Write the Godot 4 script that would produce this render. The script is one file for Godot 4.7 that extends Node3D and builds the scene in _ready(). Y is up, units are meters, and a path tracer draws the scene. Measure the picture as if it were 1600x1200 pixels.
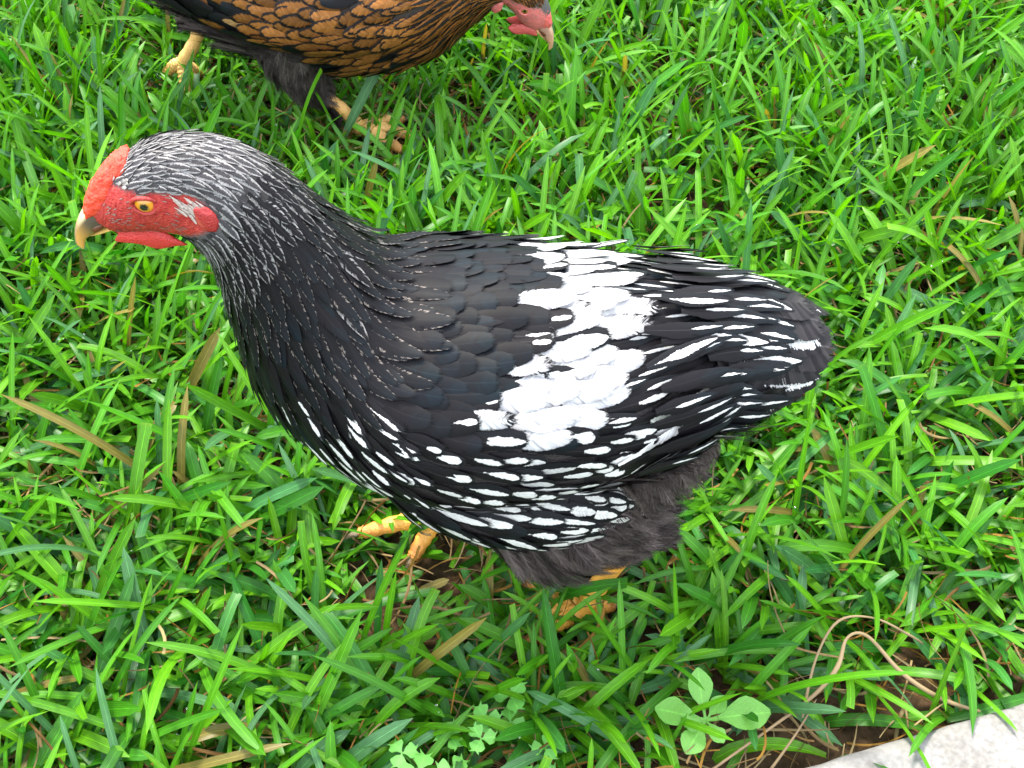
extends Node3D

var rng := RandomNumberGenerator.new()
var noise := FastNoiseLite.new()
var mats := {}
var feather_list: Array = []

# ------------------------------------------------------------------ small helpers
func numbered(called: String) -> String:
	if not has_node(NodePath(called)):
		return called
	var k := 1
	while has_node(NodePath("%s_%03d" % [called, k])):
		k += 1
	return "%s_%03d" % [called, k]

func tag(o: Node, label: String, category: String, group := "", kind := "") -> void:
	if label: o.set_meta("label", label)
	if category: o.set_meta("category", category)
	if group: o.set_meta("group", group)
	if kind: o.set_meta("kind", kind)

func thing(called: String, at: Vector3, turn := 0.0) -> Node3D:
	var o := Node3D.new()
	o.name = numbered(called)
	add_child(o)
	o.position = at
	o.rotation.y = turn
	return o

class Geo:
	var v := PackedVector3Array()
	var n := PackedVector3Array()
	var uv := PackedVector2Array()
	var c := PackedColorArray()
	var i := PackedInt32Array()
	func add(p: Vector3, nn: Vector3, u := Vector2.ZERO, col := Color.WHITE) -> int:
		v.append(p); n.append(nn); uv.append(u); c.append(col)
		return v.size() - 1
	# rows x columns of points already added, starting at «first»; flip turns the winding
	func grid(first: int, rows: int, cols: int, flip := false, wrap := false) -> void:
		for r in rows - 1:
			for k in (cols if wrap else cols - 1):
				var a := first + r * cols + k
				var b := first + r * cols + (k + 1) % cols
				var d := a + cols
				var e := b + cols
				if flip:
					i.append_array([a, d, b, b, d, e])
				else:
					i.append_array([a, b, d, b, e, d])
	func surface(m: ArrayMesh, mat: Material) -> void:
		var arr := []
		arr.resize(Mesh.ARRAY_MAX)
		arr[Mesh.ARRAY_VERTEX] = v
		arr[Mesh.ARRAY_NORMAL] = n
		arr[Mesh.ARRAY_TEX_UV] = uv
		arr[Mesh.ARRAY_COLOR] = c
		arr[Mesh.ARRAY_INDEX] = i
		m.add_surface_from_arrays(Mesh.PRIMITIVE_TRIANGLES, arr)
		m.surface_set_material(m.get_surface_count() - 1, mat)
	# smooth normals from the faces from index f on, pointing away from «side» when given
	func smooth(first := 0) -> void:
		for k in range(first, n.size()):
			n[k] = Vector3.ZERO
		for k in range(0, i.size(), 3):
			if i[k] < first: continue
			var a := v[i[k]]
			var nn := (v[i[k + 2]] - a).cross(v[i[k + 1]] - a)
			n[i[k]] += nn; n[i[k + 1]] += nn; n[i[k + 2]] += nn
		for k in range(first, n.size()):
			n[k] = n[k].normalized() if n[k].length_squared() > 0.0 else Vector3.UP

func put(g: Geo, mat: Material, called: String, parent: Node) -> MeshInstance3D:
	var m := ArrayMesh.new()
	g.surface(m, mat)
	var o := MeshInstance3D.new()
	o.mesh = m
	o.name = numbered(called) if parent == self else called
	parent.add_child(o, true)
	return o

func ss(a: float, b: float, x: float) -> float:
	var t := clampf((x - a) / (b - a), 0.0, 1.0)
	return t * t * (3.0 - 2.0 * t)

func lin(r: int, g: int, b: int) -> Color:
	return Color8(r, g, b).srgb_to_linear()

# a tube along points with a radius at each, with rounded ends; colours per point
func tube(g: Geo, pts: Array, rad: Array, cols: Array, sides := 10, rings := 0.0, steps := 6) -> void:
	var first := g.v.size()
	var n := pts.size()
	var rows := 0
	var up := Vector3.UP
	var total := (n - 1) * steps
	for k in total + 1:
		var f := float(k) / steps
		var a := mini(int(f), n - 2)
		var u := f - a
		var p0: Vector3 = pts[maxi(a - 1, 0)]; var p1: Vector3 = pts[a]; var p2: Vector3 = pts[a + 1]; var p3: Vector3 = pts[mini(a + 2, n - 1)]
		var p := p1.cubic_interpolate(p2, p0, p3, u)
		var q := p1.cubic_interpolate(p2, p0, p3, minf(u + 0.02, 1.0)) - p1.cubic_interpolate(p2, p0, p3, maxf(u - 0.02, 0.0))
		var d := q.normalized()
		var sx := d.cross(up if absf(d.dot(up)) < 0.95 else Vector3.RIGHT).normalized()
		var sy := sx.cross(d)
		var r: float = lerpf(rad[a], rad[a + 1], u)
		if rings > 0.0:
			r *= 1.0 + rings * (0.5 + 0.5 * sin(f * 14.0)) 
		if k == 0 or k == total: r *= 0.35
		var col: Color = (cols[a] as Color).lerp(cols[a + 1], u)
		for s in sides:
			var an := TAU * s / sides
			g.add(p + (sx * cos(an) + sy * sin(an)) * r, Vector3.ZERO, Vector2(float(s) / sides * 0.03, f * 0.02), col)
		rows += 1
	g.grid(first, rows, sides, true, true)
	for e in 2:
		var row := first + (rows - 1) * sides * e
		var mid := Vector3.ZERO
		for s in sides: mid += g.v[row + s]
		var ci := g.add(mid / sides, Vector3.ZERO, Vector2.ZERO, g.c[row])
		for s in sides:
			if e == 0: g.i.append_array([ci, row + s, row + (s + 1) % sides])
			else: g.i.append_array([ci, row + (s + 1) % sides, row + s])
	g.smooth(first)

# lumpy or plain ellipsoid in a frame of three axes; the shape is bent by a callable when given
func blob(g: Geo, at: Vector3, ax: Vector3, ay: Vector3, az: Vector3, colour: Callable, shape: Variant, rows := 16, cols := 24) -> void:
	var first := g.v.size()
	for r in rows + 1:
		var th := PI * r / rows
		for k in cols:
			var ph := TAU * k / cols
			var d := Vector3(sin(th) * cos(ph), cos(th), sin(th) * sin(ph))
			var s: Vector3 = shape.call(d) if shape != null else d
			g.add(at + ax * s.x + ay * s.y + az * s.z, Vector3.ZERO, Vector2(float(k) / cols, float(r) / rows), colour.call(d))
	g.grid(first, rows + 1, cols, ax.cross(ay).dot(az) > 0.0, true)
	g.smooth(first)

# ------------------------------------------------------------------ lofted bodies
class Loft:
	var sec: Array
	var tab := PackedFloat32Array()
	var top := 0.0
	var wing := 0.0
	const STEP := 0.05
	func bake() -> void:
		top = sec.size() - 1
		var n := int(round(top / STEP)) + 1
		for k in n:
			var f := k * STEP
			var a := mini(int(f), sec.size() - 2)
			var u := f - a
			for j in 7:
				var p0: float = sec[maxi(a - 1, 0)][j]; var p1: float = sec[a][j]; var p2: float = sec[a + 1][j]; var p3: float = sec[mini(a + 2, sec.size() - 1)][j]
				tab.append(cubic_interpolate(p1, p2, p0, p3, u))
	func at(t: float, ph: float) -> Vector3:
		var f := clampf(t, 0.0, top - 0.0001) / STEP
		var a := int(f)
		var u := f - a
		var o := a * 7
		var dx := lerpf(tab[o], tab[o + 7], u)
		var dy := lerpf(tab[o + 1], tab[o + 8], u)
		var vx := lerpf(tab[o + 2], tab[o + 9], u)
		var vy := lerpf(tab[o + 3], tab[o + 10], u)
		var w := lerpf(tab[o + 4], tab[o + 11], u)
		var k := lerpf(tab[o + 5], tab[o + 12], u)
		var z := lerpf(tab[o + 6], tab[o + 13], u)
		var c := cos(ph)
		var s := sin(ph)
		var p := Vector3((dx + vx) * 0.5 + (dx - vx) * 0.5 * c, (dy + vy) * 0.5 + (dy - vy) * 0.5 * c, z + w * s * (1.0 - k * c))
		if wing > 0.0 and t > 1.4 and t < 7.6:
			var d := rad_to_deg(absf(wrapf(ph, -PI, PI)))
			if d > 28.0 and d < 118.0:
				var b := wing * smoothstep(1.4, 2.6, t) * (1.0 - smoothstep(6.2, 7.5, t)) * smoothstep(28.0, 72.0, d) * (1.0 - smoothstep(98.0 + 6.0 * (1.0 - smoothstep(2.8, 4.2, t)), 106.0 + 6.0 * (1.0 - smoothstep(2.8, 4.2, t)), d))
				p += Vector3(0, c * 0.6, s).normalized() * b
		return p

func skin(g: Geo, L: Loft, t0: float, t1: float, rows: int, cols: int, colour: Callable) -> void:
	var first := g.v.size()
	for r in rows:
		var t := lerpf(t0, t1, float(r) / (rows - 1))
		for k in cols:
			var ph := TAU * k / cols
			var p := L.at(t, ph)
			g.add(p, Vector3.ZERO, Vector2(p.x * 4.0, ph), colour.call(t, ph, p))
	g.grid(first, rows, cols, false, true)
	for e in 2:
		var row := first + (rows - 1) * cols * e
		var mid := Vector3.ZERO
		for s in cols: mid += g.v[row + s]
		var ci := g.add(mid / cols, Vector3.ZERO, Vector2.ZERO, g.c[row])
		for s in cols:
			if e == 1: g.i.append_array([ci, row + s, row + (s + 1) % cols])
			else: g.i.append_array([ci, row + (s + 1) % cols, row + s])
	g.smooth(first)

# ------------------------------------------------------------------ feathers
# width of the vane along its length: 0 round body feather, 1 pointed hackle, 2 long wing or tail feather, 3 fluff
func vane(shape: int, v: float) -> float:
	match shape:
		1: return lerpf(0.45, 1.0, ss(0.0, 0.35, v)) * pow(maxf(0.0, 1.0 - pow(v, 2.6)), 0.75)
		2: return lerpf(0.4, 1.0, ss(0.0, 0.4, v)) * sqrt(maxf(0.0, 1.0 - pow(v, 7.0)))
		3: return lerpf(0.3, 1.0, ss(0.0, 0.6, v)) * sqrt(maxf(0.0, 1.0 - pow(v, 5.0)))
	return lerpf(0.45, 1.0, ss(0.0, 0.45, v)) * sqrt(maxf(0.0, 1.0 - pow(v, 3.4)))

const ROWS := [0.0, 0.16, 0.34, 0.52, 0.68, 0.81, 0.91, 0.97, 1.0]

# lays a feather on a loft from (t, ph) along falling t, lifted more and more towards its tip
func feather(g: Geo, L: Loft, t: float, ph: float, length: float, wid: float, shape: int, lift0: float, lift1: float, drift: float, curve_r: float, tint: Color, roll := 0.0) -> void:
	var first := g.v.size()
	var cols := 3 if wid < 0.006 else 5
	var prev := 0.0
	var base := Vector3.ZERO
	var tang := Vector3.ZERO
	var nrm := Vector3.UP
	var side := Vector3.RIGHT
	for r in ROWS.size():
		var v: float = ROWS[r]
		var s := v * length
		var step := s - prev
		prev = s
		if t > 0.02:
			var p := L.at(t, ph)
			var e := 0.06
			var a := L.at(t + e, ph)
			var b := L.at(maxf(t - e, 0.0), ph)
			var rate := (a - b).length() / (t + e - maxf(t - e, 0.0))
			if r == 0:
				a = L.at(t + e, ph - drift * e * rate)
				b = L.at(maxf(t - e, 0.0), ph + drift * e * rate)
			if step > 0.0:
				t -= step / maxf(rate, 0.001)
				ph += drift * step
				if t > 0.0:
					p = L.at(t, ph)
					a = L.at(t + e, ph - drift * e * rate)
					b = L.at(maxf(t - e, 0.0), ph + drift * e * rate)
			var q := L.at(t, ph + 0.12) - L.at(t, ph - 0.12)
			if t > 0.0:
				base = p
				tang = (b - a).normalized()
				nrm = q.cross(tang).normalized()
				if nrm.dot(base - (L.at(t, 0.0) + L.at(t, PI)) * 0.5) < 0.0: nrm = -nrm
			else:
				base += tang * step
			side = tang.cross(nrm).normalized()
		else:
			base += tang * step
		var lift := lift0 + (lift1 - lift0) * pow(v, 1.3)
		var hw := wid * 0.5 * vane(shape, v)
		var sd := side * cos(roll) + nrm * sin(roll)
		var nn := nrm * cos(roll) - side * sin(roll)
		for k in cols:
			var x := 2.0 * k / (cols - 1) - 1.0
			var off := hw * x
			var p2 := base + nrm * lift + sd * off - nn * (off * off / (2.0 * curve_r))
			g.add(p2, (nn + sd * x * 0.35).normalized(), Vector2(x * 0.5 + 0.5, v), tint)
	g.grid(first, ROWS.size(), cols, true)

func hsh(i: int, s := 0) -> float:
	var x := sin(float(i) * 12.9898 + s * 78.233) * 43758.5453
	return x - floorf(x)

func feather_texture(named: String) -> ImageTexture:
	var kind := named.get_slice("#", 0)
	var vr := int(named.get_slice("#", 1)) if named.contains("#") else 0
	var va := hsh(vr, 31) - 0.5
	var vb := hsh(vr, 32) - 0.5
	var w := 96
	var h := 192
	var im := Image.create(w, h, false, Image.FORMAT_RGBA8)
	var black := Color8(14, 12, 15)
	var teal := Color8(14, 22, 27)
	var white := Color8(184, 183, 181)
	var fray := 0.16
	if kind in ["white", "white_tipped"]: fray = 0.26
	if kind in ["fluff", "fluff_dark"]: fray = 0.8
	if kind in ["tail", "edge"]: fray = 0.06
	for y in h:
		var v := (y + 0.5) / h
		for x0 in w:
			var x := (x0 + 0.5) / w * 2.0 - 1.0
			var ax := absf(x)
			var sidek := 1 if x > 0.0 else 0
			var b := v * 1.0 - ax * 0.16
			var bi := int(floorf((b + 1.0) * 110.0))
			var r := hsh(bi, sidek + vr * 40)
			var clump := hsh(int(floorf((b + 1.0) * 22.0)), sidek + 3 + vr * 40)
			var col := black
			var al := 1.0
			var rough := (r - 0.5) * 0.22 + (clump - 0.5) * 0.22
			match kind:
				"black":
					col = black.lerp(teal, ss(0.45, 0.9, v + rough) * 0.9 * (1.0 - 0.5 * ax))
				"drop", "drop_wide", "drop_small":
					var wc := 0.62 if kind == "drop" else (0.78 if kind == "drop_wide" else 0.34)
					var v0 := 0.40 if kind == "drop" else (0.05 if kind == "drop_wide" else 0.55)
					var v1 := 0.88 if kind != "drop_small" else 0.9
					var q := clampf((v - v0) / (v1 - v0), 0.0, 1.0)
					var prof := wc * pow(q, 0.7) * sqrt(maxf(0.0, 1.0 - pow(q, 6.0))) * 1.05
					col = black.lerp(teal, 0.35 * ss(0.8, 1.0, v))
					if absf(x - 0.3 * vb) < prof * (1.0 + 0.7 * va) + rough * 0.9 * wc and v > v0 + 0.2 * vb and v < v1 + rough * 0.4: col = white
				"streak_short":
					var ps := 0.22 * ss(0.5, 0.7, v) * (1.0 - ss(0.80, 0.95, v))
					col = black.lerp(teal, ss(0.4, 0.9, v + rough) * 0.7)
					if absf(x + 0.1) < ps + rough * 0.3 and ps > 0.03: col = white
				"streak":
					var pr := 0.17 * ss(0.3, 0.5, v) * (1.0 - ss(0.72, 0.93, v)) + 0.0
					col = black.lerp(teal, ss(0.4, 0.9, v + rough) * 0.7)
					if absf(x - 0.3 * vb) < pr * (1.0 + 0.8 * va) + rough * 0.15 and pr > 0.02: col = white
				"lace":
					var pl := (0.42 + 0.3 * va) * ss(0.05, 0.5, v) * sqrt(maxf(0.0, 1.0 - pow(v / 0.91, 8.0))) if v < 0.91 else 0.0
					col = black.lerp(teal, 0.3)
					if absf(x - 0.12 - 0.3 * vb) < pl + rough * 0.45 and pl > 0.02: col = white
				"white", "white_tipped":
					col = white.lerp(Color8(132, 131, 135), 0.8 * clump + 0.5 * ss(0.6, 1.0, ax))
					if kind == "white_tipped" and (v > 0.82 + rough * 0.8 + 0.1 * va or (ax > 0.84 + rough and v > 0.4 + va)): col = black
				"hackle":
					col = black
					var edge := 0.60 + 0.22 * (hsh(int(v * 9.0), sidek + 20) - 0.4)
					if ax > edge + rough * 1.4 and v > 0.2 and clump > 0.2: col = Color8(98, 95, 93).lerp(Color8(166, 164, 162), clump * clump * 0.7)
					if v < 0.2: col = Color8(44, 42, 42)
				"hackle_dark":
					col = black.lerp(teal, 0.6 * ss(0.5, 0.95, v))
					if ax > 0.80 + rough and v > 0.35 and clump > 0.45: col = Color8(104, 96, 90)
				"head":
					col = Color8(50, 48, 50)
					if ax > 0.5 + rough * 1.5 and v > 0.15: col = Color8(108, 105, 104).lerp(Color8(170, 168, 166), clump * 0.7)
				"fluff", "fluff_dark":
					col = Color8(66, 58, 56) if kind == "fluff" else Color8(40, 34, 33)
					col = col.lerp(Color8(104, 94, 92), clump * 0.3)
					var th := 0.75 - 0.45 * ax
					if ax > 0.06 and hsh(int(floorf((v * 1.0 - ax * 0.4 + 1.0) * 120.0)), sidek + 7) > th: al = 0.0
				"tail":
					col = black.lerp(Color8(44, 42, 44), clump)
					if absf(x - 0.46) < 0.24 * ss(0.35, 0.75, v) + rough * 0.4 and v > 0.4 and v < 0.9 + rough * 0.3: col = white
				"tail_plain":
					col = black.lerp(Color8(50, 47, 48), clump)
				"edge":
					col = black
					if x < -0.35 + rough * 0.4 and v < 0.96: col = white
				"gold":
					var pg := 0.74 * sqrt(maxf(0.0, 1.0 - pow(v / 0.9, 5.0)))
					col = Color8(30, 26, 26)
					if ax < pg * (0.92 + 0.3 * va) + rough * 1.0: col = Color8(118, 72, 28).lerp(Color8(150, 98, 48), clump * 0.7 + 0.3 * r)
				"gold_hackle":
					col = Color8(30, 26, 26)
					if ax > 0.42 + rough: col = Color8(112, 66, 26).lerp(Color8(150, 98, 46), clump)
				"gold_pale":
					var pp := 0.5 * ss(0.1, 0.4, v) * (1.0 - ss(0.8, 0.93, v))
					col = Color8(34, 30, 30)
					if ax < pp + rough * 0.4 and pp > 0.05: col = Color8(176, 128, 74).lerp(Color8(200, 160, 108), clump)
			if ax < 0.035: col = col.lerp(Color8(120, 116, 112), 0.10 if kind in ["black", "hackle_dark"] else 0.22)
			var t := 1.0 + (r - 0.5) * 0.22
			col = Color(minf(col.r * t, 1.0), minf(col.g * t, 1.0), minf(col.b * t, 1.0))
			# ragged rim, where the barbs end at different lengths or stand apart
			var k := ss(0.1, 0.5, v)
			if ax > 1.0 - fray * (r * 0.7 + clump * 0.3) * (1.6 - k): al = 0.0
			var tip := hsh(int(floorf((x + 1.0) * 24.0)), 11)
			if v > 1.0 - 0.07 * tip * (1.0 + fray * 2.0): al = 0.0
			if clump > 0.95 and r > 0.4 and ax > 0.6 and v > 0.4: al = 0.0
			im.set_pixel(x0, y, Color(col.r, col.g, col.b, al))
	return ImageTexture.create_from_image(im)

func varied(kind: String, k: int) -> String:
	return kind + "#" + str(k % 3) if kind in ["drop", "drop_small", "lace", "white", "white_tipped", "streak", "hackle", "gold", "black"] else kind

func feather_material(kind: String) -> StandardMaterial3D:
	if mats.has(kind):
		return mats[kind]
	var m := StandardMaterial3D.new()
	m.resource_name = "feather"
	m.albedo_texture = feather_texture(kind)
	m.vertex_color_use_as_albedo = true
	m.transparency = BaseMaterial3D.TRANSPARENCY_ALPHA_SCISSOR
	m.alpha_scissor_threshold = 0.5
	m.cull_mode = BaseMaterial3D.CULL_DISABLED
	m.texture_repeat = false
	m.roughness = 0.85 if kind.begins_with("fluff") else 0.52
	m.metallic_specular = 0.22 if kind.begins_with("fluff") else 0.25
	mats[kind] = m
	return m

# ------------------------------------------------------------------ a hen
# sections: [dorsal x, dorsal y, ventral x, ventral y, half width, tent shape, z]
func hen(called: String, cfg: Dictionary) -> Node3D:
	var o := thing(called, cfg.at, cfg.turn)
	var gold: bool = cfg.gold
	var L := Loft.new()
	L.sec = cfg.trunk
	L.wing = 0.008
	L.bake()
	var thighs: Array = []
	for s in cfg.thighs:
		var T := Loft.new()
		T.sec = s
		T.bake()
		thighs.append(T)
	var flanks: Array = []
	for s in cfg.get("flanks", []):
		var T := Loft.new()
		T.sec = s
		T.bake()
		flanks.append(T)
	var E: Vector3 = cfg.eye
	var F: Vector3 = cfg.face
	var U := Vector3(-F.y, F.x, 0.0)
	var hs: float = cfg.head_scale
	var skin_red := lin(150, 36, 34)
	var face := func(p: Vector3) -> float:      # 1 on the bare red skin of the face
		var q := p - E
		var f := q.dot(F) / hs
		var u := q.dot(U) / hs
		var wob := noise.get_noise_3d(p.x * 9000.0, p.y * 9000.0, p.z * 9000.0) * 0.002
		var up := minf(0.0065 + 0.66 * f, 0.0125) + wob
		var low := -0.0228 + 0.06 * f + wob
		return ss(-0.0225, -0.020, f + wob) * (1.0 - ss(up - 0.001, up + 0.001, u)) * ss(low - 0.002, low + 0.001, u)
	# ---- the body: trunk, neck, head and legs in one mesh
	var body := Geo.new()
	var under := lin(40, 37, 38) if not gold else lin(46, 36, 30)
	var trunk_colour := func(t: float, _ph: float, p: Vector3) -> Color:
		var c := under
		if t > 9.5: c = under.lerp(lin(90, 88, 88), 0.6)
		if t > 10.0:
			var k: float = face.call(p)
			var red := skin_red.lerp(lin(196, 90, 76), 0.6 * clampf(noise.get_noise_3d(p.x * 16000.0, p.y * 16000.0, p.z * 16000.0) + 0.2, 0.0, 1.0))
			if gold: red = red.lerp(lin(196, 112, 108), 0.7)
			c = c.lerp(red, k)
		return c
	skin(body, L, 0.0, 9.5, 64, 48, trunk_colour)
	skin(body, L, 9.4, L.top, 90, 72, trunk_colour)
	for T in thighs:
		skin(body, T, 0.0, T.top, 20, 20, func(_t, _p, _q): return lin(58, 52, 50))
	for T in flanks:
		skin(body, T, 0.0, T.top, 24, 24, func(_t, _p, _q): return under)
	# roughen the bare skin a little
	for k in body.v.size():
		var p := body.v[k]
		var m: float = face.call(p) if p.distance_to(E) < 0.05 else 0.0
		if m > 0.0:
			body.v[k] += body.n[k] * m * 0.0007 * noise.get_noise_3d(p.x * 12000.0, p.y * 12000.0, p.z * 12000.0)
	var bm := ArrayMesh.new()
	body.smooth()
	body.surface(bm, skin_material())
	var legs := Geo.new()
	var yel := lin(222, 158, 66) if not gold else lin(206, 160, 90)
	var yel2 := lin(192, 124, 58) if not gold else lin(190, 134, 70)
	var claw := lin(120, 104, 84)
	for leg in cfg.legs:
		var hock: Vector3 = leg.hock
		var foot: Vector3 = leg.foot
		var mid := hock.lerp(foot, 0.5) + Vector3(0.003, 0, 0)
		tube(legs, [hock + (hock - foot) * 0.05 + Vector3(0.006, 0.004, 0), hock, mid, foot.lerp(hock, 0.12), foot + Vector3(0, -0.002, 0)], [0.006, 0.0074, 0.0056, 0.0066, 0.0072], [yel2, yel2, yel, yel, yel], 12, 0.11, 10)
		for toe in leg.toes:
			var tip: Vector3 = toe
			var knuckle := foot.lerp(tip, 0.45) + Vector3(0, 0.004, 0)
			var d := (tip - knuckle).normalized()
			tube(legs, [foot + Vector3(0, 0.001, 0), foot.lerp(knuckle, 0.5) + Vector3(0, 0.002, 0), knuckle, tip.lerp(knuckle, 0.25), tip], [0.0068, 0.0056, 0.0053, 0.0044, 0.0033], [yel, yel, yel, yel2, yel2], 12, 0.15, 10)
			tube(legs, [tip - d * 0.002, tip + d * 0.005, tip + d * 0.010 + Vector3(0, -0.003, 0)], [0.0027, 0.0019, 0.0005], [claw, claw, claw], 8)
	legs.surface(bm, leg_material())
	var bo := MeshInstance3D.new()
	bo.mesh = bm
	bo.name = "body"
	o.add_child(bo, true)
	head_parts(o, E, F, U, hs, gold, skin_red)
	plumage(o, L, thighs, flanks, cfg, face)
	return o

func skin_material() -> StandardMaterial3D:
	if mats.has("skin"): return mats["skin"]
	var m := StandardMaterial3D.new()
	m.vertex_color_use_as_albedo = true
	m.roughness = 0.55
	m.metallic_specular = 0.4
	m.heightmap_enabled = true
	m.heightmap_texture = noise_texture(0.03, Color.BLACK, Color.WHITE)
	m.heightmap_scale = 0.07
	m.uv1_triplanar = true
	m.uv1_scale = Vector3(50, 50, 50)
	mats["skin"] = m
	return m

func leg_material() -> StandardMaterial3D:
	if mats.has("leg"): return mats["leg"]
	var m := StandardMaterial3D.new()
	m.vertex_color_use_as_albedo = true
	m.roughness = 0.42
	var nt := NoiseTexture2D.new()
	nt.width = 256; nt.height = 256; nt.seamless = true
	var fn := FastNoiseLite.new()
	fn.noise_type = FastNoiseLite.TYPE_CELLULAR
	fn.frequency = 0.05
	nt.noise = fn
	m.heightmap_enabled = true
	m.heightmap_texture = nt
	m.heightmap_scale = 0.08
	m.uv1_triplanar = true
	m.uv1_scale = Vector3(45, 45, 45)
	mats["leg"] = m
	return m

func head_parts(o: Node3D, E: Vector3, F: Vector3, U: Vector3, hs: float, gold: bool, red: Color) -> void:
	var S := Vector3(0, 0, 1)
	var at := func(f: float, u: float, s: float) -> Vector3: return E + (F * f + U * u + S * s) * hs
	var wet := StandardMaterial3D.new()
	wet.vertex_color_use_as_albedo = true
	wet.roughness = 0.5
	wet.subsurf_scatter_enabled = true
	wet.subsurf_scatter_strength = 0.12
	wet.heightmap_enabled = true
	wet.heightmap_texture = noise_texture(0.03, Color.BLACK, Color.WHITE)
	wet.heightmap_scale = 0.06
	wet.uv1_triplanar = true
	wet.uv1_scale = Vector3(50, 50, 50)
	# comb: a low cushion set with rows of small knobs
	var comb := Geo.new()
	var comb_red := lin(200, 56, 36) if not gold else lin(188, 84, 80)
	var cd := F * 0.965 - U * 0.262
	var cu := U * 0.965 + F * 0.262
	var cm: Vector3 = at.call(0.0180, 0.0088, 0.0)
	var knobs := FastNoiseLite.new()
	knobs.noise_type = FastNoiseLite.TYPE_CELLULAR
	knobs.seed = 4
	knobs.frequency = 1.0
	var knobby := func(d: Vector3) -> Vector3:
		var q := Vector3(d.x * 0.0245, d.y * 0.0072, d.z * 0.0085) / 0.0026
		var c := -knobs.get_noise_3d(q.x, q.y, q.z)
		var w := noise.get_noise_3d(q.x * 5.0, q.y * 5.0, q.z * 5.0)
		return d * (1.0 + Vector3(0.02, 0.11, 0.09).dot(d.abs()) * (c + 0.4) * 2.2 + 0.15 * w)
	blob(comb, cm, cd * 0.0205 * hs, cu * 0.0064 * hs, S * 0.0086 * hs, func(d): return comb_red.lerp(lin(222, 92, 60), 0.5 * clampf(noise.get_noise_3d(d.x * 60.0, d.y * 60.0, d.z * 60.0) + 0.1, 0.0, 1.0)), knobby, 70, 110)
	put(comb, wet, "comb", o)
	# wattles and ear lobes, on both sides
	for side in [-1.0, 1.0]:
		var wt := Geo.new()
		var bend := func(d: Vector3) -> Vector3:
			var w := 1.0 + 0.22 * noise.get_noise_3d(d.x * 26.0 + side * 9.0, d.y * 26.0, d.z * 26.0)
			return Vector3(d.x * w, (d.y - 0.30 * d.x * d.x + (0.16 * sin(d.x * 5.0) if d.y < 0.0 else 0.0)) * w, d.z * (0.6 + 0.4 * w) + 0.3 * d.x * d.y)
		var lobe := func(d: Vector3) -> Vector3:
			return d * (1.0 + 0.25 * noise.get_noise_3d(d.x * 24.0, d.y * 24.0 + 40.0, d.z * 24.0)) + Vector3(0.15 * d.y * d.y, 0, 0)
		blob(wt, at.call(0.0225, -0.0180 if not gold else -0.0155, side * 0.0075), (F * 0.68 + U * 0.74) * 0.0150 * hs, (U * 0.68 - F * 0.74) * 0.0052 * hs, S * 0.0026 * hs, func(_d): return red.lerp(lin(206, 52, 44), 0.5) if not gold else lin(170, 70, 66), bend, 20, 30)
		put(wt, wet, "wattle", o)
		var el := Geo.new()
		blob(el, at.call(-0.0190, -0.0195, side * 0.0222), F * 0.0042 * hs + U * 0.0020 * hs, (U * 0.92 - F * 0.35) * 0.0070 * hs, S * 0.0022 * hs, func(d): return (red if not gold else lin(170, 84, 80)).lerp(lin(228, 120, 100), 0.35 * ss(0.4, 1.0, d.x)), lobe, 16, 22)
		put(el, wet, "ear_lobe", o)
		# eye: a ball with iris and pupil, inside a lid
		var eye := Geo.new()
		var iris := lin(196, 128, 24) if not gold else lin(120, 70, 20)
		var ec := func(d: Vector3) -> Color:
			var q := sqrt(d.x * d.x + d.y * d.y)
			if d.z < 0.0: return lin(60, 40, 20)
			if q < 0.33: return lin(10, 9, 9)
			if q < 0.42: return lin(150, 110, 30)
			return iris.lerp(lin(60, 34, 10), ss(0.72, 0.86, q))
		blob(eye, at.call(0.0, 0.0, side * 0.0142), F * 0.0054 * hs, (U) * 0.0054 * hs, S * side * 0.0054 * hs, ec, null, 40, 48)
		var em := StandardMaterial3D.new()
		em.vertex_color_use_as_albedo = true
		em.roughness = 0.12
		em.clearcoat_enabled = true
		em.clearcoat = 0.6
		put(eye, em, "eye", o)
		var lid := Geo.new()
		var pts := []
		var rad := []
		var cols := []
		var tilt := Vector2(0.82, 0.57)      # the lid opening lies level while the beak points down
		for k in 19:
			var an := TAU * k / 18.0
			var a := 0.0058 * cos(an)
			var b := 0.0043 * sin(an)
			pts.append(at.call(a * tilt.x - b * tilt.y, a * tilt.y + b * tilt.x, side * (0.0184 - 0.0012 * cos(an) * cos(an))))
			rad.append(0.0010 * hs)
			cols.append(lin(150, 40, 34) if not gold else lin(190, 96, 92))
		tube(lid, pts, rad, cols, 8, 0.0, 2)
		put(lid, wet, "eyelid", o)
	# beak: upper and lower half
	var horn := StandardMaterial3D.new()
	horn.vertex_color_use_as_albedo = true
	horn.roughness = 0.35
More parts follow.
